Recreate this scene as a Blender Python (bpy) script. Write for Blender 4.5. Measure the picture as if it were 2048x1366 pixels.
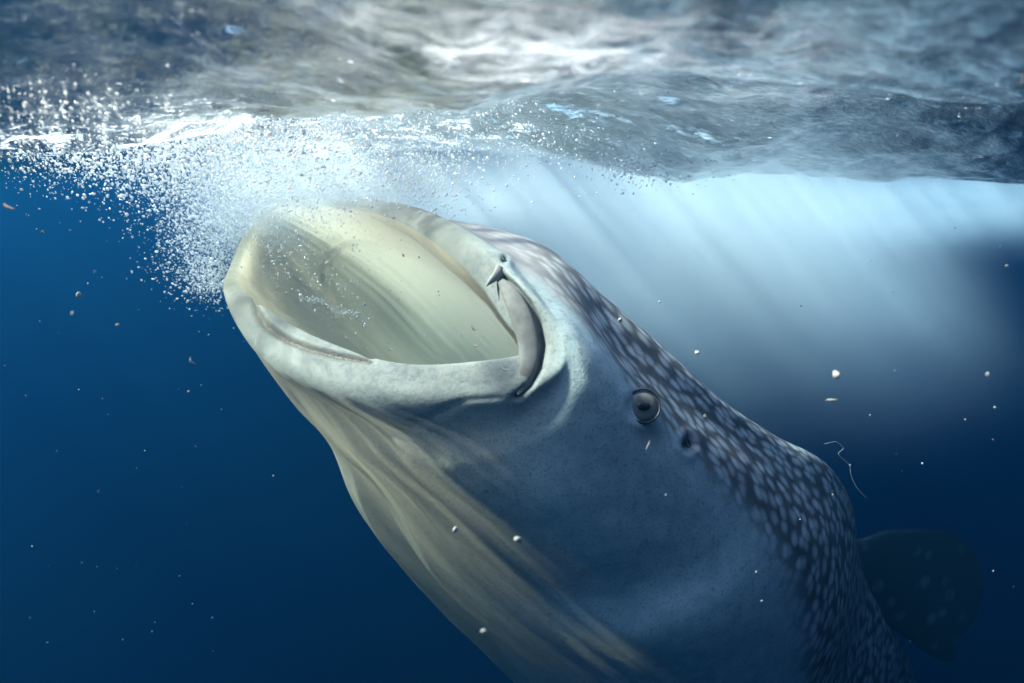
import bpy, math, random
import numpy as np
from mathutils import Vector, Matrix
from mathutils.bvhtree import BVHTree
random.seed(7); RNG = np.random.default_rng(7)
scene = bpy.context.scene
for o in list(bpy.data.objects): bpy.data.objects.remove(o)
COL = scene.collection

# ------------------------------------------------------------------ camera, sky, sun, exposure
FPX, CX, CY = 1300.0, 1024.0, 683.0          # focal length in pixels of the 2048 px photograph
PITCH = math.radians(13.3); CAMZ = -0.22     # camera hangs 22 cm under the mean water level (z = 0)
cam_d = bpy.data.cameras.new('camera'); cam = bpy.data.objects.new('camera', cam_d); COL.objects.link(cam)
cam_d.sensor_width = 36.0; cam_d.lens = FPX / 2048 * 36.0
cam_d.clip_start = 0.02; cam_d.clip_end = 400
cam.location = (0, 0, CAMZ); cam.rotation_euler = (math.pi / 2 - PITCH, 0, 0)
cam_d.dof.use_dof = True; cam_d.dof.focus_distance = 1.85; cam_d.dof.aperture_fstop = 1.6
scene.camera = cam

SUN_EL, SUN_AZ = math.radians(47.5), math.radians(-81)   # azimuth from +Y (into the picture), negative = left
sdir = Vector((math.cos(SUN_EL) * math.sin(SUN_AZ), math.cos(SUN_EL) * math.cos(SUN_AZ), math.sin(SUN_EL)))
world = bpy.data.worlds.new('World'); scene.world = world; world.use_nodes = True
nt = world.node_tree; nt.nodes.clear()
sky = nt.nodes.new('ShaderNodeTexSky'); sky.sky_type = 'NISHITA'; sky.sun_disc = False
sky.air_density = 1.0; sky.dust_density = 4.0; sky.sun_elevation = SUN_EL; sky.sun_rotation = SUN_AZ
bg = nt.nodes.new('ShaderNodeBackground'); bg.inputs[1].default_value = 0.085
wo = nt.nodes.new('ShaderNodeOutputWorld')
nt.links.new(sky.outputs[0], bg.inputs[0]); nt.links.new(bg.outputs[0], wo.inputs[0])
sun_d = bpy.data.lights.new('sun', 'SUN'); sun_d.energy = 4.7; sun_d.angle = math.radians(5); sun_d.color = (1.0, 0.84, 0.61)
sun = bpy.data.objects.new('sun', sun_d); COL.objects.link(sun)
sun.rotation_euler = sdir.to_track_quat('Z', 'Y').to_euler()
scene.view_settings.view_transform = 'Standard'; scene.view_settings.look = 'None'
scene.view_settings.gamma = 1.0; scene.view_settings.use_curve_mapping = False
scene.view_settings.exposure = 2.7
scene.render.engine = 'CYCLES'
cy = scene.cycles
cy.max_bounces = 10; cy.diffuse_bounces = 7; cy.glossy_bounces = 4; cy.transmission_bounces = 4
cy.volume_bounces = 4; cy.transparent_max_bounces = 12; cy.use_denoising = True
cy.sample_clamp_indirect = 4.0; cy.caustics_reflective = False; cy.caustics_refractive = False
cy.volume_step_rate = 2.0; cy.volume_max_steps = 128

CAM = np.array([0, 0, CAMZ]); FWD = np.array([0, math.cos(PITCH), -math.sin(PITCH)])
UPV = np.array([0, math.sin(PITCH), math.cos(PITCH)]); RGT = np.array([1.0, 0, 0])
def W(px, py, d):
    """world point seen at photo pixel (px, py) at distance d along the optical axis"""
    px, py, d = np.asarray(px, float), np.asarray(py, float), np.asarray(d, float)
    return CAM + d[..., None] * (FWD + ((px - CX) / FPX)[..., None] * RGT + ((CY - py) / FPX)[..., None] * UPV)
def proj(P):
    q = P - CAM; d = q @ FWD
    return CX + FPX * (q @ RGT) / d, CY - FPX * (q @ UPV) / d, d

# ------------------------------------------------------------------ small helpers
def tag(o, label=None, cat=None, group=None, kind=None):
    if label: o['label'] = label
    if cat: o['category'] = cat
    if group: o['group'] = group
    if kind: o['kind'] = kind
    return o
def mesh_obj(name, V, F, mat, parent=None, smooth=True, fast=None):
    me = bpy.data.meshes.new(name)
    V = np.asarray(V, np.float32)
    if isinstance(F, np.ndarray):
        n, k = F.shape
        me.vertices.add(len(V)); me.vertices.foreach_set('co', V.ravel())
        me.loops.add(n * k); me.loops.foreach_set('vertex_index', F.astype(np.int32).ravel())
        me.polygons.add(n); me.polygons.foreach_set('loop_start', np.arange(0, n * k, k, dtype=np.int32))
        me.update(calc_edges=True)
    else:
        me.from_pydata([tuple(map(float, v)) for v in V], [], F)
    if smooth: me.polygons.foreach_set('use_smooth', np.ones(len(me.polygons), bool))
    if mat: me.materials.append(mat)
    o = bpy.data.objects.new(name, me); COL.objects.link(o)
    if parent: o.parent = parent
    return o
def set_attr(o, name, arr):
    arr = np.asarray(arr, np.float32)
    if arr.ndim == 1:
        a = o.data.attributes.new(name, 'FLOAT', 'POINT'); a.data.foreach_set('value', arr)
    else:
        a = o.data.attributes.new(name, 'FLOAT_VECTOR', 'POINT'); a.data.foreach_set('vector', arr.ravel())
def grid_faces(nv, nu, wrap=True):
    i = np.arange(nv - 1)[:, None]; j = np.arange(nu if wrap else nu - 1)[None, :]
    j2 = (j + 1) % nu
    return np.stack([i * nu + j + 0 * i, i * nu + j2, (i + 1) * nu + j2, (i + 1) * nu + j], -1).reshape(-1, 4)
def smooth01(a, b, x):
    t = np.clip((x - a) / (b - a), 0, 1); return t * t * (3 - 2 * t)
_perm = np.random.default_rng(3).permutation(512); _ang = np.random.default_rng(4).uniform(0, 2 * np.pi, 512)
def perlin(x, y, seed=0):
    xi, yi = np.floor(x).astype(int), np.floor(y).astype(int); xf, yf = x - xi, y - yi
    def g(a, b):
        h = _ang[_perm[(_perm[(a + seed * 17) % 512] + b) % 512]]
        return np.cos(h) * (xf - (a - xi)) + np.sin(h) * (yf - (b - yi))
    u, v = xf ** 3 * (xf * (xf * 6 - 15) + 10), yf ** 3 * (yf * (yf * 6 - 15) + 10)
    a = g(xi, yi) * (1 - u) + g(xi + 1, yi) * u; b = g(xi, yi + 1) * (1 - u) + g(xi + 1, yi + 1) * u
    return (a * (1 - v) + b * v) * 1.4
class NT:
    """tiny node builder"""
    def __init__(s, name):
        s.m = bpy.data.materials.new(name); s.m.use_nodes = True; s.t = s.m.node_tree; s.t.nodes.clear()
        s.out = s.n('OutputMaterial')
    def n(s, typ, ins=None, **kw):
        nd = s.t.nodes.new('ShaderNode' + typ)
        for k, v in kw.items(): setattr(nd, k, v)
        for k, v in (ins or {}).items(): s.set(nd.inputs[k], v)
        return nd
    def set(s, sock, v):
        if hasattr(v, 'bl_idname') and 'Socket' in v.bl_idname: s.t.links.new(v, sock)
        elif hasattr(v, 'outputs'): s.t.links.new(v.outputs[0], sock)
        else:
            if isinstance(v, (tuple, list)) and len(v) == 3 and sock.type == 'RGBA': v = (*v, 1)
            sock.default_value = v
    def math(s, op, a, b=0.0, clamp=False):
        return s.n('Math', {0: a, 1: b}, operation=op, use_clamp=clamp).outputs[0]
    def mix(s, f, a, b, blend='MIX'):
        nd = s.n('Mix', data_type='RGBA', blend_type=blend)
        s.set(nd.inputs[0], f); s.set(nd.inputs[6], a); s.set(nd.inputs[7], b); return nd.outputs[2]
    def ramp(s, v, a, b, c=0.0, d=1.0, interp='SMOOTHSTEP'):
        return s.n('MapRange', {'Value': v, 'From Min': a, 'From Max': b, 'To Min': c, 'To Max': d}, interpolation_type=interp).outputs[0]
    def noise(s, vec, scale, detail=3, rough=0.55, dist=0.0):
        nd = s.n('TexNoise', {'Scale': scale, 'Detail': detail, 'Roughness': rough, 'Distortion': dist})
        if vec is not None: s.set(nd.inputs['Vector'], vec)
        return nd.outputs[0]
    def attr(s, name, vec=False):
        nd = s.n('Attribute', attribute_name=name); return nd.outputs['Vector' if vec else 'Fac']
    def pos(s): return s.n('NewGeometry').outputs['Position']
    def scale(s, vec, sc):
        return s.n('VectorMath', {0: vec, 1: sc}, operation='MULTIPLY').outputs[0]
    def bump(s, h, strength, dist):
        return s.n('Bump', {'Height': h, 'Strength': strength, 'Distance': dist}).outputs[0]
    def surf(s, sh): s.set(s.out.inputs['Surface'], sh); return s.m

# ------------------------------------------------------------------ the water: clear sea as one even volume
def box(name, lo, hi, mat, **kw):
    V = [(x, y, z) for x in (lo[0], hi[0]) for y in (lo[1], hi[1]) for z in (lo[2], hi[2])]
    F = [(0, 1, 3, 2), (4, 6, 7, 5), (0, 4, 5, 1), (2, 3, 7, 6), (0, 2, 6, 4), (1, 5, 7, 3)]
    return tag(mesh_obj(name, V, F, mat, smooth=False), **kw)
SIG_S = np.array([0.004, 0.040, 0.078]) * 0.21
SIG_A = np.array([0.275, 0.158, 0.088])
m = NT('sea_water_volume')
sc_ = m.n('VolumeScatter', {'Color': tuple(SIG_S / SIG_S.max()), 'Density': float(SIG_S.max()), 'Anisotropy': 0.52})
amax = 0.5
ab_ = m.n('VolumeAbsorption', {'Color': tuple(1 - SIG_A / amax), 'Density': amax})
m.set(m.out.inputs['Volume'], m.n('AddShader', {0: sc_, 1: ab_}))
box('haze', (-90, -25, -31), (90, 150, 0.45), m.m, kind='stuff')
m = NT('deep_seabed'); sb = m.n('BsdfPrincipled', {'Base Color': (0.05, 0.06, 0.06), 'Roughness': 0.9})
m.set(sb.inputs['Normal'], m.bump(m.noise(m.pos(), 0.5), 0.5, 0.3)); m.surf(sb)
gx = np.linspace(-88, 88, 60); gy = np.linspace(-24, 148, 60); X, Y = np.meshgrid(gx, gy)
tag(mesh_obj('seabed', np.stack([X, Y, -29 + 0.8 * perlin(X * .06, Y * .06)], -1).reshape(-1, 3), grid_faces(60, 60, False), m.m), kind='structure')

# water surface: heightfield, fine near the camera, coarse far away
def axis(lo, hi, flo, fhi, step, grow=1.09):
    a = list(np.arange(flo, fhi + step, step)); s = step
    while a[-1] < hi: s *= grow; a.append(a[-1] + s)
    s = step; b = [flo]
    while b[-1] > lo: s *= grow; b.append(b[-1] - s)
    return np.array(b[::-1][:-1] + a)
def wave(X, Y):
    r = np.exp(-np.hypot(X, Y - 2) / 9)
    wx, wy = X + .25 * perlin(X * .9, Y * .9, 5), Y + .25 * perlin(X * .9 + 40, Y * .9, 6)
    z = 0.055 * np.sin(2 * np.pi * (wy * .55 + wx * .16) + .6) + 0.05 * perlin(wx * .55 + 3, wy * .8, 1)
    z += 0.045 * perlin(wx * 1.3, wy * 2.1, 2) * (.4 + r)
    n3 = perlin(wx * 3.1, wy * 5.2, 3); z += 0.015 * (1 - 2 * np.abs(n3)) * r
    z += 0.0085 * perlin(wx * 8, wy * 12, 4) * r + 0.0045 * perlin(wx * 17, wy * 25, 7) * r + .0022 * perlin(wx * 37, Y * 45, 9) * np.exp(-np.hypot(X, Y - 2) / 3)
    trough = smooth01(-.15, .9, X + .35 * (Y - 2.2)) * np.exp(-((Y - 2.35 - .12 * np.sin(X * 2.2)) / .62) ** 2)
    z -= .185 * trough * (.9 + .12 * np.sin(X * 3.1 + 1.2))
    z -= .10 * smooth01(-.3, -1.5, X) * np.exp(-((Y - 2.5) / .8) ** 2)
    return z
ax_, ay_ = axis(-88, 88, -2.6, 2.6, .014), axis(-24, 148, .3, 4.6, .014)
X, Y = np.meshgrid(ax_, ay_); Z = wave(X, Y)
m = NT('sea_surface')
P = m.pos()
foam_a = m.attr('foam')
n0 = m.noise(m.scale(P, (1.0, 2.2, 1.0)), 2.2, 4, .6, .8)
n1 = m.noise(m.scale(P, (1.0, 2.4, 1.0)), 9.0, 6, .68, 1.2)
n2 = m.noise(m.scale(P, (1, 1.5, 1)), 75.0, 5, .7, .3)
sheen_film = m.math('MULTIPLY', m.ramp(m.math('ADD', m.math('MULTIPLY', n1, .6), m.math('MULTIPLY', n0, .4)), .40, .66), m.math('MULTIPLY', m.attr('sheen_film'), .34))
nf = m.math('ADD', m.math('MULTIPLY', n1, .5), m.math('MULTIPLY', n2, .5))
thr = m.math('SUBTRACT', .61, m.math('MULTIPLY', foam_a, .19))
mask = m.math('MULTIPLY', m.math('MULTIPLY', m.ramp(m.math('SUBTRACT', nf, thr), 0.0, .06), .92), m.ramp(m.noise(m.scale(P, (1, 1.8, 1)), 5.5, 4, .7, .8), .46, .60))
cover = m.math('MAXIMUM', sheen_film, mask)
bmp = m.bump(m.noise(m.scale(P, (1, 1.6, 1)), 30, 6, .7, .4), .6, .014)
bmf = m.bump(m.noise(m.scale(P, (1, 1.6, 1)), 30, 4, .6, .4), .22, .014)
fr = m.n('Fresnel', {'IOR': 1.335, 'Normal': bmf})
gl = m.n('BsdfGlossy', {'Color': (1, 1, 1), 'Roughness': 0.06, 'Normal': bmp})
tr = m.n('BsdfTransparent', {'Color': (1, 1, 1)})
wat = m.n('MixShader', {0: fr, 1: tr, 2: gl})
fd = m.n('BsdfDiffuse', {'Color': (.84, .83, .95), 'Normal': bmp}); ft = m.n('BsdfTranslucent', {'Color': (.86, .88, .96), 'Normal': bmp})
fo = m.n('MixShader', {0: .6, 1: fd, 2: ft})
m.surf(m.n('MixShader', {0: cover, 1: wat, 2: fo}))
surf = tag(mesh_obj('water_surface', np.stack([X, Y, Z], -1).reshape(-1, 3), grid_faces(len(ay_), len(ax_), False), m.m), kind='structure')
def blob(px, py, d, rx, ry):
    c = W(px, py, d); return np.exp(-((X - c[0]) / rx) ** 2 - ((Y - c[1]) / ry) ** 2)
def sblob(x, y, rx, ry): return np.exp(-((X - x) / rx) ** 2 - ((Y - y) / ry) ** 2)
def pblob(px, py, rx, ry):
    """soft patch round the point of the mean surface seen at a pixel"""
    w = FWD + (px - CX) / FPX * RGT + (CY - py) / FPX * UPV; c = CAM + w * (-CAMZ / w[2]); return sblob(c[0], c[1], rx, ry)
foam = .55 * pblob(150, 190, .45, .28) + .6 * pblob(430, 200, .35, .25) + .8 * pblob(620, 270, .5, .4) + .7 * pblob(1250, 300, .4, .3) + .45 * pblob(900, 250, .5, .3) + .2 * pblob(1700, 300, .6, .5) + .10
sheen_film = 1.1 * pblob(1000, 40, .24, .12) + .38 * pblob(1300, 90, .3, .2) + .55 * pblob(1250, 200, .6, .4) + .35 * pblob(800, 120, .25, .12) + .5 * pblob(500, 230, .5, .35) + .06 * pblob(1700, 260, .6, .5)  # bubble film, densest where sky brightness is painted onto the surface
set_attr(surf, 'foam', np.clip(foam, 0, 1.2).ravel()); set_attr(surf, 'sheen_film', np.clip(sheen_film, 0, 1.6).ravel())

# ------------------------------------------------------------------ whale shark
RT = {}
def ring(*pts): return np.array(pts, float)      # rows: t, px, py, depth
# t runs round the body: 0 back of the head, .25 the flank facing us, .5 throat and belly, .75 the far flank
inner = [
 ring((0,1150,900,2.75),(.25,1180,940,2.6),(.5,1110,960,2.7),(.75,1100,890,2.85)),
 ring((0,1090,760,2.62),(.12,1140,820,2.35),(.25,1170,900,2.2),(.37,1050,960,2.2),(.5,900,930,2.4),(.62,850,830,2.7),(.75,880,730,2.95),(.88,990,710,2.85)),
 ring((0,985,620,2.4),(.08,1030,670,2.15),(.16,1080,760,1.95),(.25,1090,850,1.82),(.33,990,890,1.78),(.42,830,860,1.9),(.5,715,780,2.2),(.58,680,700,2.45),(.67,690,630,2.68),(.75,740,580,2.82),(.84,800,545,2.8),(.92,890,560,2.62)),
 ring((0,850,505,2.25),(.08,945,575,1.98),(.16,1025,670,1.76),(.25,1050,765,1.67),(.33,900,800,1.67),(.42,690,775,1.78),(.5,575,690,2.02),(.58,555,610,2.3),(.67,580,530,2.55),(.75,625,490,2.68),(.84,690,468,2.66),(.92,765,475,2.48)),
 ring((0,785,450,2.2),(.06,850,490,2.0),(.12,930,550,1.82),(.18,1005,640,1.69),(.25,1040,725,1.62),(.30,880,752,1.61),(.37,700,742,1.68),(.44,570,690,1.80),(.5,522,628,1.93),(.58,505,560,2.18),(.67,530,490,2.45),(.75,560,450,2.58),(.84,620,432,2.6),(.92,700,435,2.43)),
]
rim = ring((0,765,428,2.15),(.05,835,458,1.97),(.10,908,512,1.80),(.15,975,585,1.68),(.20,1022,655,1.61),(.245,1050,705,1.57),(.275,985,720,1.56),(.30,870,730,1.57),(.35,715,706,1.63),(.40,614,666,1.71),(.45,536,620,1.80),(.5,488,582,1.90),(.56,476,545,2.06),(.63,496,490,2.27),(.70,514,448,2.46),(.75,526,428,2.54),(.80,545,418,2.57),(.88,600,411,2.5),(.95,690,414,2.32))
outer = [
 ring((0,775,408,2.2),(.05,850,432,2.0),(.10,930,482,1.80),(.15,1008,562,1.64),(.20,1070,650,1.58),(.25,1082,735,1.535),(.275,1010,762,1.525),(.3,890,773,1.525),(.35,720,758,1.57),(.4,600,724,1.635),(.45,508,672,1.74),(.5,458,592,1.87),(.56,456,545,2.07),(.63,478,488,2.30),(.70,501,446,2.49),(.75,513,422,2.59),(.8,534,408,2.63),(.88,592,400,2.56),(.95,692,401,2.38)),
 ring((0,900,441,2.09),(.08,1000,500,1.81),(.16,1090,600,1.60),(.25,1135,745,1.525),(.33,980,870,1.53),(.42,690,830,1.615),(.5,505,690,1.84),(.58,515,610,2.2),(.67,570,530,2.55),(.75,625,470,2.75),(.84,690,430,2.75),(.92,790,425,2.42)),
 ring((0,1080,487,1.97),(.08,1130,565,1.74),(.16,1180,675,1.58),(.25,1185,800,1.525),(.33,1030,930,1.535),(.42,770,925,1.62),(.5,583,800,1.87),(.58,625,750,2.3),(.67,700,670,2.7),(.75,790,590,3.0),(.84,850,515,2.9),(.92,960,480,2.42)),
 ring((0,1212,596,1.97),(.08,1240,680,1.77),(.16,1283,790,1.63),(.25,1265,920,1.57),(.33,1110,1010,1.56),(.42,850,1005,1.66),(.5,657,888,1.92),(.58,710,840,2.4),(.67,800,760,2.85),(.75,900,680,3.15),(.84,980,610,3.0),(.92,1100,590,2.5)),
 ring((0,1337,703,2.0),(.08,1352,770,1.84),(.16,1378,870,1.70),(.25,1350,1000,1.63),(.33,1190,1095,1.61),(.42,910,1085,1.73),(.5,700,985,2.02),(.58,770,940,2.5),(.67,880,870,2.95),(.75,1000,800,3.2),(.84,1100,730,3.05),(.92,1220,690,2.55)),
 ring((0,1442,800,2.08),(.08,1462,852,1.94),(.16,1482,940,1.80),(.25,1440,1080,1.71),(.33,1270,1175,1.68),(.42,980,1175,1.82),(.5,757,1082,2.13),(.58,840,1050,2.6),(.67,960,990,3.0),(.75,1090,920,3.3),(.84,1200,850,3.15),(.92,1330,800,2.65)),
 ring((0,1535,863,2.22),(.08,1565,920,2.05),(.16,1577,1015,1.91),(.25,1520,1155,1.76),(.33,1350,1260,1.69),(.42,1070,1270,1.87),(.5,838,1178,2.24),(.58,920,1150,2.7),(.67,1040,1100,3.15),(.75,1180,1020,3.4),(.84,1300,950,3.3),(.92,1430,880,2.8)),
 ring((0,1638,918,2.38),(.08,1662,985,2.2),(.16,1655,1085,2.04),(.25,1590,1230,1.89),(.33,1430,1345,1.82),(.42,1160,1355,1.99),(.5,935,1275,2.38),(.58,1020,1240,2.8),(.67,1150,1180,3.25),(.75,1290,1110,3.5),(.84,1420,1040,3.4),(.92,1540,960,2.95)),
 ring((0,1690,985,2.56),(.08,1704,1070,2.36),(.16,1690,1180,2.19),(.25,1625,1320,2.05),(.33,1470,1430,1.98),(.42,1220,1440,2.13),(.5,1010,1345,2.52),(.58,1110,1320,2.95),(.67,1240,1260,3.4),(.75,1380,1190,3.65),(.84,1500,1110,3.55),(.92,1610,1030,3.1)),
 ring((0,1712,1080,2.8),(.08,1708,1185,2.56),(.16,1682,1300,2.39),(.25,1610,1440,2.26),(.33,1470,1530,2.22),(.42,1270,1540,2.38),(.5,1110,1450,2.75),(.58,1190,1410,3.15),(.67,1310,1350,3.6),(.75,1450,1280,3.85),(.84,1560,1190,3.75),(.92,1660,1110,3.3)),
 ring((0,1738,1180,3.15),(.08,1715,1290,2.88),(.16,1680,1400,2.72),(.25,1600,1520,2.62),(.33,1480,1590,2.6),(.42,1330,1590,2.75),(.5,1230,1520,3.05),(.58,1290,1470,3.4),(.67,1390,1420,3.8),(.75,1510,1350,4.05),(.84,1610,1270,4.0),(.92,1700,1190,3.6)),
 ring((0,1800,1285,3.65),(.12,1760,1430,3.3),(.25,1640,1570,3.1),(.37,1460,1640,3.15),(.5,1370,1580,3.5),(.62,1440,1500,3.9),(.75,1580,1420,4.35),(.88,1730,1310,4.1)),
 ring((0,1850,1410,4.3),(.12,1810,1530,4.0),(.25,1710,1620,3.85),(.37,1580,1660,3.9),(.5,1520,1610,4.2),(.62,1580,1540,4.5),(.75,1690,1470,4.8),(.88,1790,1410,4.65)),
 ring((0,1890,1520,5.2),(.12,1860,1590,5.0),(.25,1800,1640,4.9),(.37,1720,1660,4.95),(.5,1690,1630,5.15),(.62,1720,1580,5.35),(.75,1790,1540,5.5),(.88,1850,1510,5.4)),
 ring((0,1880,1600,6.2),(.25,1850,1640,6.1),(.5,1815,1625,6.2),(.75,1845,1590,6.3)),
 ring((0,1850,1625,6.9),(.25,1845,1640,6.88),(.5,1835,1632,6.9),(.75,1842,1618,6.92)),
]
NU = 480
def periodic_spline(t, Y, tq):
    n = len(t); h = np.diff(np.append(t, t[0] + 1)); A = np.zeros((n, n)); B = np.zeros((n, Y.shape[1]))
    for i in range(n):
        a, b = h[i - 1], h[i]
        A[i, (i - 1) % n] += a; A[i, i] += 2 * (a + b); A[i, (i + 1) % n] += b
        B[i] = 6 * ((Y[(i + 1) % n] - Y[i]) / b - (Y[i] - Y[i - 1]) / a)
    M = np.linalg.solve(A, B); k = np.searchsorted(t, tq, side='right') - 1
    k2 = (k + 1) % n; x = (tq - t[k])[:, None]; hh = h[k][:, None]
    return (M[k] * (hh - x) ** 3 + M[k2] * x ** 3) / (6 * hh) + (Y[k] / hh - M[k] * hh / 6) * (hh - x) + (Y[k2] / hh - M[k2] * hh / 6) * x
tq = np.arange(NU) / NU
rings = inner + [rim] + outer
NI = len(inner)                                   # index of the rim
C = np.stack([periodic_spline(r[:, 0], W(r[:, 1], r[:, 2], r[:, 3]), tq) for r in rings])
chord = np.linalg.norm(np.diff(C, axis=0), axis=2).mean(1)
vk = np.concatenate([[0], np.cumsum(np.maximum(chord, .02))]); vk -= vk[NI]
def along(vq):
    T = np.zeros_like(C); d = np.diff(C, axis=0) / np.diff(vk)[:, None, None]; h = np.diff(vk)
    T[1:-1] = (d[:-1] * h[1:, None, None] + d[1:] * h[:-1, None, None]) / (h[1:] + h[:-1])[:, None, None]
    T[0], T[-1] = d[0], d[-1]
    k = np.clip(np.searchsorted(vk, vq, side='right') - 1, 0, len(vk) - 2)
    hh = (vk[k + 1] - vk[k])[:, None, None]; s = ((vq - vk[k])[:, None, None]) / hh
    return ((2 * s**3 - 3 * s**2 + 1) * C[k] + (s**3 - 2 * s**2 + s) * hh * T[k] + (-2 * s**3 + 3 * s**2) * C[k + 1] + (s**3 - s**2) * hh * T[k + 1])
def vring(i): return vk[i]
vq = np.concatenate([np.linspace(vk[0], vk[NI - 1], 110)[:-1], np.linspace(vk[NI - 1], vk[NI + 1], 60)[:-1],
                     np.linspace(vk[NI + 1], vk[NI + 11], 340)[:-1], np.linspace(vk[NI + 11], vk[-1], 110)])
G = along(vq); NV = len(vq)
TT, VV = np.meshgrid(tq, vq)
VO = [vk[NI + 1 + i] for i in range(len(outer))]  # v of each outer ring
VI = [vk[i] for i in range(NI)]
def normals(G):
    du = np.roll(G, -1, 1) - np.roll(G, 1, 1); dv = np.gradient(G, axis=0)
    n = np.cross(dv, du); n /= np.linalg.norm(n, axis=2, keepdims=True) + 1e-9; return n
N0 = normals(G)
# outward test on the flank
iv = np.argmin(abs(vq - VO[4])); it = int(.25 * NU)
if N0[iv, it] @ (CAM - G[iv, it]) < 0: N0 = -N0
PX, PY, PD = proj(G.reshape(-1, 3)); PX = PX.reshape(TT.shape); PY = PY.reshape(TT.shape)
disp = np.zeros_like(TT)
outm = smooth01(0.0, .08, VV)
# throat pleats running lengthwise
for k, (tc, w, amp, v0, v1) in enumerate([(.37,.006,.006,VO[0],VO[3]),(.395,.007,.010,VO[0],VO[4]),(.418,.006,.012,VO[0],VO[5]),(.438,.006,.013,VO[0],VO[6]),(.462,.006,.016,VO[1],VO[8]),
                                          (.452,.004,.008,VO[1],VO[6]),(.478,.005,.010,VO[3],VO[9]),(.43,.008,.007,VO[6],VO[9]),(.405,.007,.006,VO[6],VO[8]),(.385,.006,.008,VO[5],VO[8])]):
    tcv = tc + .004 * perlin(VV * 1.7 + 9 * k, 0 * VV + k, 8) + .012 * (VV - VO[2])
    env = .6 * smooth01(v0, v0 + .25, VV) * (1 - smooth01(v1 - .35, v1, VV))
    x = (TT - tcv) / w
    disp += env * amp * (np.exp(-x * x) - .8 * np.exp(-((x - 2.2) / 1.2) ** 2))
# deep fold where the second lobe of the pouch starts
x = (TT - (.468 + .01 * (VV - VO[4]))) / .010
disp -= .035 * np.exp(-x * x) * smooth01(VO[3] - .1, VO[3] + .25, VV) * (1 - smooth01(VO[7], VO[9], VV))
# soft lumps of muscle and slow undulation
disp += outm * smooth01(.33, .38, TT) * (1 - smooth01(.5, .55, TT)) * smooth01(.1, .3, VV) * .0045 * perlin(TT * 95 + VV * 3, VV * 1.1, 21)
disp += outm * (.004 * perlin(TT * 14, VV * 2.2, 11) + .0015 * perlin(TT * 34, VV * 6, 12))
# streaky folds inside the mouth
inm = 1 - smooth01(-.12, -.03, VV)
disp += inm * (.006 * perlin(TT * 60 + 1.5 * VV, VV * 2.0, 13) + .012 * perlin(TT * 18, VV * 2, 14))
# lip roll: slim groove of the tooth band just inside the lower jaw
jaw = smooth01(.30, .36, TT) * (1 - smooth01(.53, .57, TT))

# valve flap behind the tooth band
disp += .02 * np.exp(-((VV + .10) / .025) ** 2) * smooth01(.31, .38, TT) * (1 - smooth01(.46, .5, TT))
def seg_dist(pts):
    D = np.full(TT.shape, 1e9)
    for (x0, y0), (x1, y1) in zip(pts[:-1], pts[1:]):
        dx, dy = x1 - x0, y1 - y0; s = np.clip(((PX - x0) * dx + (PY - y0) * dy) / (dx * dx + dy * dy), 0, 1)
        D = np.minimum(D, np.hypot(PX - x0 - s * dx, PY - y0 - s * dy))
    return D
Db = seg_dist([(512,606),(513,620),(525,645),(548,664),(585,684),(625,698),(680,711),(740,720)])
band = (TT > .3) & (TT < .56) & (VV > -.06) & (VV < .12)
disp -= band * .013 * np.exp(-(Db / 7) ** 2)
Dt0 = seg_dist([(800,500),(760,487),(720,480),(690,484),(664,500),(648,530),(646,570),(655,605),(668,640)])
disp += ((VV < -.05) & ((TT > .55) | (TT < .03))) * .016 * (np.exp(-((Dt0 - 10) / 9) ** 2) - np.exp(-(Dt0 / 6) ** 2))
near = (TT > .02) & (TT < .48) & (VV > .012)
corner = [(1003,553),(1030,574),(1056,608),(1075,645),(1085,690),(1078,735),(1060,770),(1034,793)]
Dc = seg_dist(corner)
disp -= near * .016 * np.exp(-(Dc / 7) ** 2)
disp += near * .001 * np.exp(-((Dc - 22) / 12) ** 2) * (PX > 1060)
crease = [(1000,795),(930,800),(870,830),(820,850),(785,872)]
Dk = seg_dist(crease); disp -= near * .003 * np.exp(-(Dk / 8) ** 2)
eye_c = (1282, 814); De = np.hypot(PX - eye_c[0], PY - eye_c[1])
disp += near * .003 * np.exp(-((De - 38) / 12) ** 2) - near * .008 * np.exp(-(De / 26) ** 2)
Dsp = np.hypot((PX - 1378), (PY - 888) * .8)
disp += near * (.004 * np.exp(-((Dsp - 20) / 9) ** 2) - .02 * np.exp(-(Dsp / 11) ** 2))
Dn = np.hypot(PX - 1007, PY - 521); disp += near * (.006 * np.exp(-(Dn / 22) ** 2) - .01 * np.exp(-(Dn / 6) ** 2))
G = G + N0 * disp[..., None]
# pattern coordinates in metres: along the body, and round it
girth = .30 + .75 * smooth01(0, 1.2, VV)
PAT = np.stack([VV, TT * 4.2, 0 * VV], -1)
tb = np.interp(VV, [0] + VO[1:10], [.05, .13, .155, .185, .20, .22, .235, .26, .28, .29])
dors = tb - np.minimum(TT, 1 - TT)               # >0 on the dark, spotted back
inside = 1 - smooth01(-.02, .01, VV)

m = NT('whale_shark_skin')
pat = m.attr('pat', True); dors_n = m.attr('dors'); ins_n = m.attr('inside'); shade_mark = m.attr('shade_mark'); P = m.pos()
wob = m.noise(P, 7, 3); wob2 = m.noise(P, 26, 4, .6); fine = m.noise(P, 170, 3, .7)
dd = m.math('ADD', dors_n, m.math('MULTIPLY', m.math('SUBTRACT', wob2, .5), .05))
back = m.ramp(dd, -.015, .045)
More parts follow.
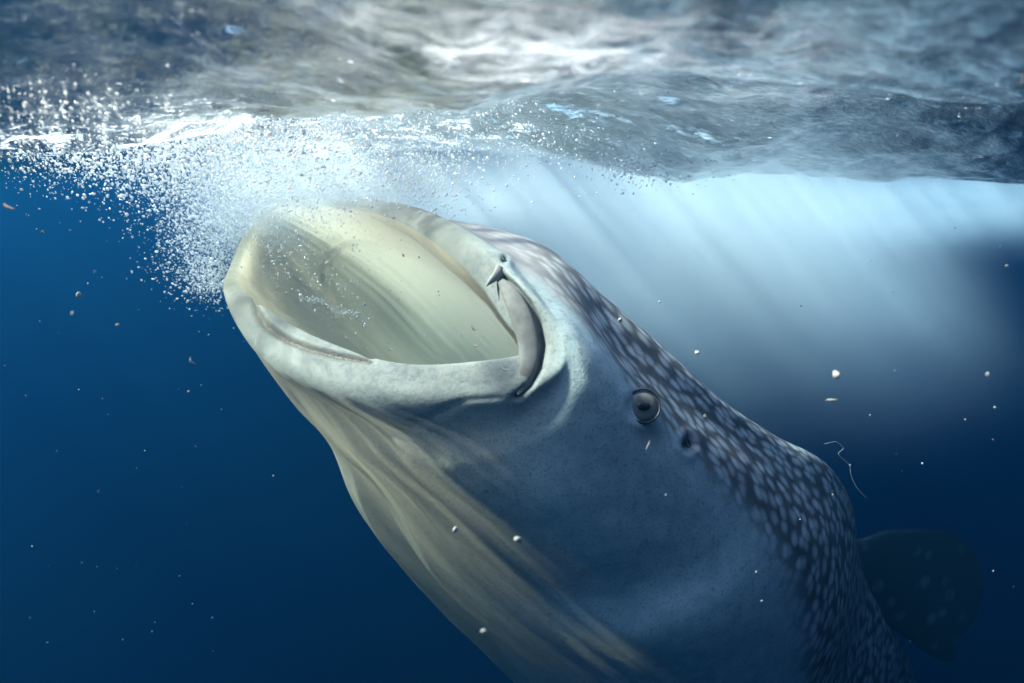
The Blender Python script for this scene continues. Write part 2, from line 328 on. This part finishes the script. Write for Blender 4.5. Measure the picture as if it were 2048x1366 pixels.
# network of dark lines round pale oblong spots
pv = m.n('VectorMath', {0: pat, 1: m.n('VectorMath', {0: m.n('TexNoise', {'Vector': P, 'Scale': 9.0, 'Detail': 2.0}).outputs[1], 1: (.05, .09, 0)}, operation='MULTIPLY').outputs[0]}, operation='ADD').outputs[0]
sx = m.n('SeparateXYZ', {0: pv})
pu = m.math('ADD', sx.outputs[0], m.math('MULTIPLY', sx.outputs[1], -.22))
pp = m.n('CombineXYZ', {0: m.math('MULTIPLY', pu, 16.5), 1: m.math('MULTIPLY', sx.outputs[1], 13.5), 2: 0.0})
vor = m.n('TexVoronoi', {'Vector': pp, 'Scale': 1.0, 'Randomness': .85}, feature='DISTANCE_TO_EDGE', voronoi_dimensions='2D').outputs['Distance']
vc = m.n('TexVoronoi', {'Vector': pp, 'Scale': 1.0, 'Randomness': .85}, feature='F1', voronoi_dimensions='2D')
spot = m.ramp(m.math('ADD', vc.outputs['Distance'], m.math('MULTIPLY', m.math('SUBTRACT', fine, .5), .22)), .12, .60, 1, 0)
cellr = m.n('SeparateColor', {0: vc.outputs['Color']}).outputs[0]
spot = m.math('MULTIPLY', spot, m.ramp(cellr, 0, 1, .55, 1.0, 'LINEAR'))
spot = m.math('MULTIPLY', spot, m.attr('spotamt'))
dark = m.mix(m.ramp(wob2, .3, .7), (.066, .058, .060), (.125, .112, .110))
pale = m.mix(wob, (.42, .42, .43), (.56, .54, .52))
dark = m.mix(m.attr('spotamt'), m.mix(wob2, (.20, .18, .18), (.30, .27, .26)), dark)
backc = m.mix(spot, dark, pale)
bel = m.mix(m.ramp(wob2, .3, .72), (.35, .43, .44), (.49, .56, .555))
bel = m.mix(m.math('MULTIPLY', m.ramp(dors_n, -.13, -.25), m.attr('cream')), bel, m.mix(wob2, (.45, .40, .30), (.57, .51, .385)))
bel = m.mix(m.ramp(fine, .50, .70, 0, .5), bel, (.13, .13, .145))
blot = m.noise(P, 52, 4, .65)
bel = m.mix(m.ramp(blot, .52, .70, 0, .45), bel, (.14, .145, .155))
dots = m.n('TexVoronoi', {'Vector': P, 'Scale': 85.0, 'Randomness': 1.0}, feature='F1')
dsel = m.math('MULTIPLY', m.ramp(dots.outputs['Distance'], .05, .16, 1, 0), m.ramp(m.n('SeparateColor', {0: dots.outputs['Color']}).outputs[0],  .90, .93))
bel = m.mix(m.math('MULTIPLY', dsel, .40), bel, (.05, .05, .06))
mouth = m.mix(m.attr('roof'), (.36, .37, .375), (.84, .80, .66))
mouth = m.mix(m.ramp(m.noise(m.n('CombineXYZ', {0: m.math('MULTIPLY', m.n('SeparateXYZ', {0: pat}).outputs[0], 3.0), 1: m.math('MULTIPLY', m.n('SeparateXYZ', {0: pat}).outputs[1], 22.0), 2: 0.0}), 1.0, 4, .6, .5), .35, .72, 0, .45), mouth, (.26, .27, .27))
bel = m.mix(m.math('MULTIPLY', m.attr('lip'), .8), bel, m.mix(m.ramp(fine, .52, .72, 0, .4), m.mix(m.ramp(blot, .36, .64), (.085, .080, .075), (.165, .152, .134)), (.04, .04, .042)))
col = m.mix(back, bel, backc); col = m.mix(ins_n, col, mouth)
col = m.mix(shade_mark, col, (.05, .045, .045))
col = m.mix(m.attr('tooth'), col, m.mix(m.ramp(fine, .35, .65), (.04, .034, .03), (.22, .18, .15)))
hgt = m.math('ADD', m.math('MULTIPLY', fine, .5), m.math('MULTIPLY', wob2, .8))
pr = m.n('BsdfPrincipled', {'Base Color': col, 'Roughness': .55, 'Normal': m.bump(hgt, .35, .006)})
pr.inputs['Specular IOR Level'].default_value = .15
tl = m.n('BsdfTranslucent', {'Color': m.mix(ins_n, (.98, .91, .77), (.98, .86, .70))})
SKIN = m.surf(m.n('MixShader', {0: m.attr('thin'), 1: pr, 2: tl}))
F = grid_faces(NV, NU)
c0, c1 = G[0].mean(0), G[-1].mean(0)
Vall = np.concatenate([G.reshape(-1, 3), [c0, c1]])
iu = np.arange(NU); last = (NV - 1) * NU
cap = np.concatenate([np.stack([np.full(NU, NV * NU), (iu + 1) % NU, iu, iu], 1), np.stack([np.full(NU, NV * NU + 1), last + iu, last + (iu + 1) % NU, last + (iu + 1) % NU], 1)])
faces = [tuple(f) for f in F[:, ::-1]] + [tuple(dict.fromkeys(f[::-1])) for f in cap.tolist()]
shark = bpy.data.objects.new('whale_shark', None); COL.objects.link(shark)
base = G[iv].mean(0); shark.location = base
tag(shark, 'huge spotted whale shark feeding head-up with its mouth wide open under the surface', 'whale shark')
body = mesh_obj('body', Vall - base, faces, SKIN, shark)
pad = lambda a, q=0.0: np.append(a.ravel(), [q, q])
set_attr(body, 'pat', np.concatenate([PAT.reshape(-1, 3), np.zeros((2, 3))]))
set_attr(body, 'dors', pad(dors)); set_attr(body, 'inside', pad(inside))
roof = smooth01(.60, .80, TT) + (1 - smooth01(.18, .27, TT)); roof = np.clip(roof, 0, 1) * smooth01(.06, .28, -VV)
set_attr(body, 'cream', pad(.25 + .75 * smooth01(.08, .30, VV)))
set_attr(body, 'lip', pad(np.maximum(np.exp(-((VV - .05) / .13) ** 2), near * .8 * np.exp(-(Dc / 40) ** 2))))
set_attr(body, 'roof', pad(roof))
mk = near * (.75 * np.exp(-(Dc / 4.5) ** 2) + .35 * np.exp(-(Dk / 6) ** 2) * (.5 + perlin(PX / 9, PY / 9)) + .8 * np.exp(-(Dsp / 11) ** 2) + .9 * np.exp(-(Dn / 5) ** 2))  # shade of groove, crease and openings painted into the skin colour
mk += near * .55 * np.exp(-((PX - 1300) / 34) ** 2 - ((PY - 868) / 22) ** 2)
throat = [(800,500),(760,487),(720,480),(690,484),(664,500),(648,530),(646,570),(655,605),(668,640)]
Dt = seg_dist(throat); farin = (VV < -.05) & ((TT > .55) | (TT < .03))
mk += farin * .7 * np.exp(-(Dt / 6) ** 2)  # dark line painted along the fold as its shade
light_streak = perlin(TT * 80 + VV * 2.0, VV * 1.0 + 3, 31) + .6 * perlin(TT * 190 + VV * 4, VV * 1.6, 32) + .5 * perlin(TT * 22 + VV, VV * 1.5 + 5, 33)
patch = .26 * np.exp(-((TT - .385 - .03 * (VV - VO[6])) / .022) ** 2 - ((VV - VO[6]) / .2) ** 2) * (.5 + light_streak).clip(0, 1.2)  # extra translucency imitating a patch of lit streaks on the belly
thin = np.maximum((.66 * smooth01(.345, .48, TT + .028 * light_streak) * (.74 + .26 * light_streak).clip(0, 1) * np.interp(VV, [0, VO[2], VO[4], VO[6], VO[8]], [.9, 1, .55, .24, .10]) + .34 * smooth01(.485, .53, TT)) * (1 - smooth01(.85, .95, TT)) * (1 - smooth01(VO[6], VO[9], VV)), .87 * inside * (1 - .55 * smooth01(.40, .48, TT) * (1 - smooth01(.64, .76, TT))))  # throat translucency broken up to imitate golden light streaks; mouth floor kept duller
thin = np.maximum(thin, .55 * (smooth01(.72, .80, TT) + 1 - smooth01(.08, .15, TT)).clip(0, 1) * np.exp(-(VV / .2) ** 2))  # upper lip made translucent to brighten it
thin = np.maximum(thin, .7 * smooth01(.5, .6, TT) * (1 - smooth01(.96, .995, TT)) * (1 - smooth01(VO[3], VO[6], VV)) * smooth01(-.02, .03, VV))  # far side of the head made translucent to light the mouth
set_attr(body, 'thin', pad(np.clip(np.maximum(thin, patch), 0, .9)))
set_attr(body, 'shade_mark', pad(np.clip(mk, 0, .95)))
set_attr(body, 'tooth', pad(np.clip(band * 1.1 * np.exp(-(Db / 6) ** 2), 0, 1)))
sa = smooth01(VO[1] - .05, VO[3] - .03, VV); set_attr(body, 'spotamt', pad(.04 + .96 * sa))

bvh = BVHTree.FromPolygons([Vector(v) for v in Vall.tolist()], faces)
def hit(px, py):
    d = W(px, py, 1.0) - CAM; d = Vector(d).normalized()
    r = bvh.ray_cast(Vector(CAM), d); n = r[1]
    if n.dot(d) > 0: n = -n
    return r[0], n

def lathe(prof, nseg=40):
    V = []; Fs = []
    for r, z in prof:
        for k in range(nseg): a = 2 * math.pi * k / nseg; V.append((r * math.cos(a), r * math.sin(a), z))
    for i in range(len(prof) - 1):
        for k in range(nseg): Fs.append((i * nseg + k, i * nseg + (k + 1) % nseg, (i + 1) * nseg + (k + 1) % nseg, (i + 1) * nseg + k))
    return V, Fs
# eye
m = NT('eye_ball'); P = m.n('TexCoord').outputs['Object']
rad = m.n('VectorMath', {0: m.scale(P, (1, 1, 0))}, operation='LENGTH').outputs['Value']
ec = m.mix(m.ramp(rad, .012, .030), (.07, .062, .05), (.17, .16, .15))
ec = m.mix(m.ramp(m.noise(P, 120, 4), .4, .7, 0, .6), ec, (.12, .11, .09))
EYE = m.surf(m.n('BsdfPrincipled', {'Base Color': ec, 'Roughness': .4}))
m = NT('dark_skin'); DARK = m.surf(m.n('BsdfPrincipled', {'Base Color': m.mix(m.noise(m.pos(), 90), (.012, .012, .014), (.035, .033, .034)), 'Roughness': .5}))
m = NT('pupil_black'); PUP = m.surf(m.n('BsdfPrincipled', {'Base Color': m.mix(m.noise(m.pos(), 200), (.004, .004, .005), (.012, .011, .012)), 'Roughness': .15}))
loc, nor = hit(*eye_c)
nor = (nor + (Vector(CAM) - loc).normalized() * 1.8).normalized()
def frame(loc, nor, up=Vector((0, 0, 1))):
    z = nor.normalized(); x = up.cross(z).normalized(); y = z.cross(x)
    return Matrix(((x.x, y.x, z.x, loc.x), (x.y, y.y, z.y, loc.y), (x.z, y.z, z.z, loc.z), (0, 0, 0, 1)))
ER = .038
Ve, Fe = lathe([(ER * 1.02, -.012)] + [(ER * math.cos(a),   .011 * math.sin(a)) for a in np.linspace(0, math.pi / 2 - .02, 14)])
Mx = frame(loc + nor * .0165, nor); shark_inv = Matrix.Translation(-Vector(base))
eye = mesh_obj('eye', Ve, Fe, EYE, shark); eye.matrix_local = shark_inv @ Mx
Vp, Fp = lathe([(.0001, .0030)] + [(.0165 * math.sin(a), .003 * math.cos(a)) for a in np.linspace(.1, math.pi / 2, 8)])
pupil = mesh_obj('pupil', [(x * 1.0, y * .68, z) for x, y, z in Vp], Fp, PUP, eye); pupil.location = (-.001, -.002, .0098); 
Vr, Fr = lathe([(ER + .0035 + .0030 * math.cos(a), .004 + .0045 * math.sin(a)) for a in np.linspace(-.6, 2 * math.pi - .6, 14)])
erim = mesh_obj('eye_rim', Vr, Fr, DARK, eye)

# swept flap at the corner of the mouth
def sweep(pts, name, mat, parent, nseg=20, n=60, flat=.55):
    """pts: px, py, width px, lift m above the skin"""
    pts = np.array(pts, float); s = np.linspace(0, 1, len(pts)); q = np.linspace(0, 1, n)
    def ci(col):
        y = pts[:, col]; d = np.gradient(y, s); k = np.clip(np.searchsorted(s, q, side='right') - 1, 0, len(s) - 2)
        h = s[k + 1] - s[k]; x = (q - s[k]) / h
        return (2*x**3-3*x**2+1)*y[k]+(x**3-2*x**2+x)*h*d[k]+(-2*x**3+3*x**2)*y[k+1]+(x**3-x**2)*h*d[k+1]
    px, py, w, dep = ci(0), ci(1), np.maximum(ci(2), 1), ci(3)
    Cn = W(px, py, dep); tan = np.gradient(Cn, axis=0); tan /= np.linalg.norm(tan, axis=1)[:, None]
    view = CAM - Cn; view /= np.linalg.norm(view, axis=1)[:, None]
    side = np.cross(tan, view); side /= np.linalg.norm(side, axis=1)[:, None]; nn = np.cross(side, tan)
    rw = w / 2 * dep / FPX
    V = []
    for k in range(nseg):
        a = 2 * np.pi * k / nseg
        V.append(Cn + side * (rw * np.cos(a))[:, None] + nn * (rw * flat * np.sin(a))[:, None])
    V = np.stack(V, 1).reshape(-1, 3)
    F = grid_faces(n, nseg).tolist() + [list(range(nseg)), list(range((n - 1) * nseg, n * nseg))]
    return mesh_obj(name, V - base, F, mat, parent)
m = NT('lip_skin'); P = m.pos(); f1 = m.noise(P, 140, 4, .7); f2 = m.noise(P, 24, 3)
lc = m.mix(m.ramp(f2, .3, .7), (.14, .135, .13), (.21, .20, .185)); lc = m.mix(m.ramp(f1, .50, .70, 0, .5), lc, (.13, .13, .145))
LIP = m.surf(m.n('BsdfPrincipled', {'Base Color': lc, 'Roughness': .55, 'Normal': m.bump(f1, .3, .004), 'Specular IOR Level': .15}))
def dsurf(px, py): return float((hit(px, py)[0] - Vector(CAM)).dot(Vector(FWD)))
fl = [(1000,560,16),(1018,584,38),(1036,618,50),(1050,655,54),(1057,695,50),(1056,735,42),(1048,768,26),(1036,790,6)]
sweep([(x, y, w * .82, min(dsurf(x + 14, y), 1.64) - .003) for x, y, w in fl], 'lip_fold', LIP, shark, flat=.34)
m = NT('barbel_skin'); BARB = m.surf(m.n('BsdfPrincipled', {'Base Color': m.mix(m.noise(m.pos(), 60, 4), (.20, .195, .19), (.30, .29, .27)), 'Roughness': .55, 'Specular IOR Level': .15}))
# nasal barbel
sweep([(1004,536,24,dsurf(1004,534)+.004),(995,549,20,dsurf(1000,545)-.004),(984,560,13,dsurf(1000,545)-.010),(977,567,7,dsurf(1000,545)-.016),(973,572,2,dsurf(1000,545)-.02)], 'nasal_barbel', BARB, shark, flat=.5)
# nostril and spiracle openings
def opening(name, px, py, rx, ry, rot, lift=.001):
    loc, nor = hit(px, py); Vd, Fd = lathe([(1.15, .0), (1.0, .0025), (.8, .001), (.5, -.006), (.05, -.009)], 24)
    o = mesh_obj(name, [(x * rx, y * ry, z) for x, y, z in Vd], Fd, DARK, shark)
    o.matrix_local = shark_inv @ frame(loc + nor * lift, nor) @ Matrix.Rotation(rot, 4, 'Z'); return o
opening('nostril', 1007, 521, .0045, .0085, -.5, .004)
opening('spiracle', 1374, 886, .007, .014, .25, .003)

# fin beyond the body
m = NT('fin_skin'); P = m.pos(); vo = m.n('TexVoronoi', {'Vector': P, 'Scale': 7.0, 'Randomness': .9}, feature='F1')
fs = m.ramp(vo.outputs['Distance'], .18, .34, 1, 0)
fc = m.mix(m.math('MULTIPLY', fs, m.ramp(m.noise(P, 9), .35, .65, 0, .6)), m.mix(m.noise(P, 20), (.04, .050, .058), (.07, .085, .092)), (.24, .27, .28))
FINM = m.surf(m.n('BsdfPrincipled', {'Base Color': fc, 'Roughness': .5, 'Specular IOR Level': .2}))
outl = np.array([(1640,1110),(1715,1078),(1760,1064),(1810,1058),(1865,1059),(1910,1070),(1945,1100),(1963,1145),(1963,1195),(1948,1240),(1922,1275),(1912,1305),(1902,1322),(1870,1316),(1830,1290),(1790,1262),(1740,1250),(1640,1240)], float)
def closed_curve(p, n):
    t = np.arange(len(p)) / len(p); return periodic_spline(t, p, np.arange(n) / n)
oc = closed_curve(outl, 120); cen = np.array([1800, 1165.0]); nr = 16; Vf = []
for side in (1, -1):
    for i in range(nr + 1):
        f = i / nr; p = cen + (oc - cen) * f
        th = .045 * np.sqrt(max(0, 1 - f ** 2.2)) * (1 - .6 * smooth01(1700, 1960, p[:, 0]))
        d = 3.25 + .0011 * (p[:, 0] - 1700) + .0005 * (p[:, 1] - 1060) + side * -th
        Vf.append(W(p[:, 0], p[:, 1], d))
Vf = np.concatenate(Vf); g1 = grid_faces(nr + 1, 120); g2 = g1[:, ::-1] + 120 * (nr + 1)
fin = mesh_obj('fin', Vf - base, np.concatenate([g1, g2]), FINM, shark)
# tail fin at the far end of the body, below the frame
tl = np.array([(0,0),(.25,.35),(.75,.95),(.95,1.25),(.80,.85),(.55,.15),(.72,-.45),(.62,-.62),(.30,-.30)], float)
tcv = closed_curve(tl, 80); tcn = np.array([.42, .15]); Vt = []
tend = Vector(c1); tdir = Vector(c1 - G[-60].mean(0)).normalized(); tup = Vector(G[-60, 0] - G[-60].mean(0)).normalized(); tup = (tup - tdir * tup.dot(tdir)).normalized(); tsd = tdir.cross(tup)
for s_ in (1, -1):
    for i in range(9):
        f = i / 8; p = tcn + (tcv - tcn) * f; th = .03 * math.sqrt(1 - f * f)
        Vt += [tend + tdir * (a - .15) + tup * b + tsd * (s_ * th) for a, b in p]
g1 = grid_faces(9, 80); Vt = np.array([tuple(v) for v in Vt])
mesh_obj('tail_fin', Vt - base, np.concatenate([g1, g1[:, ::-1] + 720]), FINM, shark)

# ------------------------------------------------------------------ cloud of milky micro-bubbles behind the head
m = NT('micro_bubble_cloud'); P = m.n('TexCoord').outputs['Object']
rr = m.n('VectorMath', {0: P}, operation='LENGTH').outputs['Value']
sph = m.math('POWER', m.ramp(rr, 0.0, 1.0, 1, 0), 2.3)
den = m.math('MULTIPLY', sph, m.ramp(m.noise(P, 2.2, 3, .5, .4), .25, .75, .25, 1.3))
m.set(m.out.inputs['Volume'], m.n('VolumeScatter', {'Color': (.85, .89, .96), 'Density': m.math('MULTIPLY', den, 2.7), 'Anisotropy': .05}))
CLOUD = m.m
def cloud(px, py, d, s, rot=0):
    V, Fc = lathe([(max(.001, math.sin(a)), math.cos(a)) for a in np.linspace(math.pi, 0, 14)], 24)
    o = mesh_obj('bubble_mist', V, Fc, CLOUD); o.location = W(px, py, d); o.scale = s; o.rotation_euler = (0, rot, 0)
    tag(o, 'milky haze of fine bubbles hanging in the water behind the head', 'bubble mist', kind='stuff'); return o
cloud(1380, 500, 3.3, (2.2, 1.2, 1.25), math.radians(30))
cloud(640, 350, 2.3, (.8, .5, .34))
cloud(500, 430, 2.4, (.4, .35, .3))
cloud(980, 400, 3.0, (1.1, .7, .4))
cloud(1900, 410, 4.2, (3.3, 1.2, .50), math.radians(-2))
cloud(1540, 510, 3.9, (2.3, 1.3, 1.15), math.radians(35))
cloud(690, 380, 2.1, (.65, .34, .22))

# ------------------------------------------------------------------ bubbles
def ico(sub):
    t = (1 + 5 ** .5) / 2
    V = [(-1,t,0),(1,t,0),(-1,-t,0),(1,-t,0),(0,-1,t),(0,1,t),(0,-1,-t),(0,1,-t),(t,0,-1),(t,0,1),(-t,0,-1),(-t,0,1)]
    F = [(0,11,5),(0,5,1),(0,1,7),(0,7,10),(0,10,11),(1,5,9),(5,11,4),(11,10,2),(10,7,6),(7,1,8),(3,9,4),(3,4,2),(3,2,6),(3,6,8),(3,8,9),(4,9,5),(2,4,11),(6,2,10),(8,6,7),(9,8,1)]
    V = [np.array(v) / np.linalg.norm(v) for v in V]
    for _ in range(sub):
        mid = {}; F2 = []
        def mp(a, b):
            k = (min(a, b), max(a, b))
            if k not in mid: v = V[a] + V[b]; V.append(v / np.linalg.norm(v)); mid[k] = len(V) - 1
            return mid[k]
        for a, b, c in F:
            x, y, z = mp(a, b), mp(b, c), mp(c, a); F2 += [(a, x, z), (b, y, x), (c, z, y), (x, y, z)]
        F = F2
    return np.array(V), np.array(F)
m = NT('air_bubble')
lw = m.n('Fresnel', {'IOR': .76}); gb = m.n('BsdfGlossy', {'Color': (1, 1, 1), 'Roughness': .18})
tb_ = m.n('BsdfTransparent', {'Color': (.97, .98, 1)})
wb = m.n('MixShader', {0: lw, 1: tb_, 2: gb})
wd = m.n('MixShader', {0: .5, 1: m.n('BsdfDiffuse', {'Color': (.74, .74, .76)}), 2: m.n('BsdfTranslucent', {'Color': (.74, .74, .76)})})
BUB = m.surf(m.n('MixShader', {0: .70, 1: wb, 2: wd}))
blobs = [  # px, py, depth, sx, sy, sd, count, size mm
 (430, 500, 2.45, 55, 45, .12, 1500, 3.2), (470, 420, 2.5, 75, 50, .15, 2600, 3.4), (560, 340, 2.4, 120, 45, .2, 3600, 3.6),
 (380, 320, 2.2, 120, 50, .22, 3000, 3.4), (720, 340, 2.3, 110, 40, .2, 3000, 3.4), (250, 225, 1.65, 170, 50, .15, 2800, 2.8), (90, 290, 1.6, 80, 25, .1, 300, 2.4),
 (70, 185, 1.35, 110, 40, .12, 1600, 2.3), (500, 235, 1.8, 170, 45, .2, 3500, 3.0), (600, 500, 2.2, 60, 60, .06, 420, 2.6),
 (690, 560, 2.15, 45, 60, .05, 160, 2.2), (430, 560, 2.4, 35, 22, .1, 420, 3.6), (860, 360, 2.3, 60, 40, .15, 700, 3.0),
 (180, 330, 1.9, 90, 25, .2, 300, 2.6), (1280, 330, 2.3, 60, 22, .15, 500, 3.0), (900, 250, 2.1, 160, 45, .2, 900, 2.6),(1120,290,2.2,130,30,.2,700,2.6)]
PB, RB = [], []
for px, py, d, sx_, sy_, sd, n, r in blobs:
    n = int(n * 2.4); r *= .62
    q = RNG.normal(size=(n, 3)); p = W(px + q[:, 0] * sx_, py + q[:, 1] * sy_, d + q[:, 2] * sd)
    PB.append(p); RB.append(r * .001 * np.exp(RNG.normal(-.25, .55, n).clip(-2, .8)))
s_ = np.linspace(0, 1, 260); tl_ = W(600 + 135 * s_, 588 + 55 * s_ + 6 * np.sin(s_ * 14), 2.14 + 0 * s_)
PB.append(tl_ + RNG.normal(0, .006, tl_.shape)); RB.append(.0022 * np.exp(RNG.normal(-.2, .4, 260)))
PB = np.concatenate(PB); RB = np.concatenate(RB)
ok = PB[:, 2] + RB * .6 < wave(PB[:, 0], PB[:, 1])
PB, RB = PB[ok], RB[ok]
order = np.argsort(-RB / np.maximum((PB - CAM) @ FWD, .1)); PB, RB = PB[order], RB[order]
NBIG = 220
iV2, iF2 = ico(2); iV1, iF1 = ico(1)
protos = []
for k in range(6):
    v = iV2 * (1 + .12 * perlin(iV2[:, 0] * 1.5 + 7 * k, iV2[:, 1] * 1.5 + iV2[:, 2], k)[:, None]) * np.array([1.15, 1.1, .8])
    o = mesh_obj('air_bubble', v, iF2, BUB); protos.append(o)
for i in range(NBIG):
    o = protos[i] if i < 6 else protos[i % 6].copy()
    if i >= 6: COL.objects.link(o)
    o.location = PB[i]; o.scale = (RB[i],) * 3; o.rotation_euler = (RNG.uniform(-.4, .4), RNG.uniform(-.4, .4), RNG.uniform(0, 6.28))
    tag(o, 'single round silvery air bubble rising in the bubble plume at the mouth', 'bubble', 'larger air bubbles in the plume')
def cluster(name, P_, R_, iV, iF, mat):
    n = len(P_); sc = R_[:, None, None] * (1 + .25 * RNG.normal(size=(n, 1, 3)).clip(-1.5, 1.5))
    V = (iV[None] * sc + P_[:, None]).reshape(-1, 3); F = (iF[None] + (np.arange(n) * len(iV))[:, None, None]).reshape(-1, 3)
    return mesh_obj(name, V, F, mat)
NMID = 9000; iV0, iF0 = ico(0)
tag(cluster('bubble_froth', PB[NBIG + NMID:], RB[NBIG + NMID:], iV0, iF0, BUB), 'fine white froth of minute bubbles round the open mouth', 'bubbles', kind='stuff')
tag(cluster('bubble_plume', PB[NBIG:NBIG + NMID], RB[NBIG:NBIG + NMID], iV1, iF1, BUB), 'dense plume of tiny bubbles streaming from mouth to surface', 'bubbles', kind='stuff')

# ------------------------------------------------------------------ drifting plankton
m = NT('plankton_pale'); PLK = m.surf(m.n('BsdfPrincipled', {'Base Color': m.mix(m.noise(m.pos(), 300), (.26, .23, .21), (.46, .43, .40)), 'Roughness': .6}))
m = NT('plankton_orange'); PLO = m.surf(m.n('BsdfPrincipled', {'Base Color': m.mix(m.noise(m.pos(), 300), (.65, .32, .20), (.75, .48, .34)), 'Roughness': .6}))
def speck_mesh(mat, k):
    v = iV1 * (1 + .45 * perlin(iV1[:, 0] * 1.9 + 5 * k, iV1[:, 1] * 1.9 + iV1[:, 2] * 2, k)[:, None])
    return mesh_obj('plankton_speck', v, iF1, mat)
sp_list = [(145,628,1.1,5),(235,650,1.3,4),(157,590,1.6,4),(158,780,1.7,3),(547,952,1.5,3.5),(910,1060,1.3,5),(1036,1080,1.15,7),(968,1263,1.0,7),(1673,750,1.1,7),(1975,748,1.3,6),(1332,990,1.4,3),
 (85,465,1.6,4),(140,460,1.6,4),(1790,742,1.9,3),(1845,927,1.8,3),(1700,930,2.0,2.5),(1740,830,2.0,2.5),(1990,815,1.8,3),(1910,455,2.2,3),(1395,705,1.4,5),(1240,640,1.6,4)]
for i in range(48): sp_list.append((RNG.uniform(1150, 2040), RNG.uniform(420, 1330), RNG.uniform(1.2, 3.2), RNG.uniform(1.2, 2.2)))
for i in range(40): sp_list.append((RNG.uniform(5, 480), RNG.uniform(450, 1330), RNG.uniform(1.0, 2.6), RNG.uniform(1.0, 1.9)))
for i in range(30): sp_list.append((RNG.uniform(700, 1050), RNG.uniform(430, 700), RNG.uniform(1.75, 1.9), RNG.uniform(1.2, 2.2)))
smesh = [speck_mesh(PLK, k) for k in range(5)]
for i, (px, py, d, r) in enumerate(sp_list):
    o = smesh[i] if i < 5 else smesh[i % 5].copy()
    if i >= 5: COL.objects.link(o)
    rr_ = r * .8 * math.exp(RNG.normal(0, .25)) / FPX * d; o.location = W(px, py, d); o.scale = (rr_ * RNG.uniform(.7, 1.5), rr_, rr_ * RNG.uniform(.6, 1.1)); o.rotation_euler = RNG.uniform(0, 6, 3)
    tag(o, 'tiny pale plankton speck drifting in the water near the shark', 'plankton speck', 'plankton specks drifting in the water')

def shrimp(px, py, d, L, ang, mat, label, bend=.25):
    n, k = 12, 8; V = []
    for i in range(n):
        s = i / (n - 1); x = (s - .5) * L; y = bend * L * (4 * (s - .5) ** 2 - .5); r = .13 * L * math.sin(math.pi * (.08 + .86 * s)) * (1.25 - .7 * s)
        for j in range(k): a = 2 * math.pi * j / k; V.append((x, y + r * math.cos(a), r * math.sin(a)))
    F = grid_faces(n, k).tolist() + [list(range(k)), list(range((n - 1) * k, n * k))]
    o = mesh_obj('krill', V, F, mat); z = Vector(-FWD); x = Vector(RGT) * math.cos(ang) + Vector(UPV) * math.sin(ang); y = z.cross(x)
    o.matrix_world = Matrix(((x.x, y.x, z.x, 0), (x.y, y.y, z.y, 0), (x.z, y.z, z.z, 0), (0, 0, 0, 1)))
    o.location = W(px, py, d); tag(o, label, 'krill'); return o
for px, py, d, lp, ang, mat, lab, b in [
 (1664, 800, 1.3, 24, .05, PLK, 'straight pale krill floating in open water right of the eye', .05),
 (1297, 889, 1.4, 20, 1.2, PLK, 'pale pinkish krill drifting just below the eye', .05),
 (1011, 738, 1.45, 16, -.2, PLK, 'white curved krill on the lower lip by the mouth corner', .3),
 (780, 697, 1.95, 14, -.1, PLK, 'white curved krill inside the mouth above the lower lip', .35),
 (385, 722, 1.3, 18, -.9, PLK, 'pale krill drifting alone in blue water left of the jaw', .3),
 (18, 414, 1.2, 26, -.4, PLO, 'orange krill at the left edge below the surface', .15),
 (948, 657, 2.0, 15, -.6, PLO, 'orange krill in front of the yellow mouth lining', .3),
 (952, 690, 1.9, 13, .3, PLO, 'small orange krill low in front of the mouth lining', .3),
 (500, 263, 1.75, 22, -.2, PLO, 'orange krill among bubbles just under the surface', .1),
 (530, 302, 2.0, 14, .3, PLO, 'small orange krill lower in the bubble plume', .2),
 (2044, 160, .9, 18, 1.3, PLO, 'orange krill at the right edge near the surface', .1)]:
    shrimp(px, py, d, lp / FPX * d, ang, mat, lab, b)
# mucus thread
m = NT('mucus'); MUC = m.surf(m.n('BsdfPrincipled', {'Base Color': m.mix(m.noise(m.pos(), 200), (.2, .25, .28), (.4, .4, .4)), 'Roughness': .4}))
mp_ = [(1648,888,2),(1662,884,3),(1678,884,4),(1684,896,4),(1676,906,3),(1686,914,3),(1694,930,2.5),(1704,950,2),(1716,975,2),(1728,996,1.5)]
muc = sweep([(x + 5 * math.sin(i * 2.3), y, w * .2, 2.0) for i, (x, y, w) in enumerate(mp_)], 'mucus_strand', MUC, None, nseg=6, n=50, flat=.8)
muc.location = base; tag(muc, 'thin pale mucus strand drifting above the spotted back', 'mucus strand')
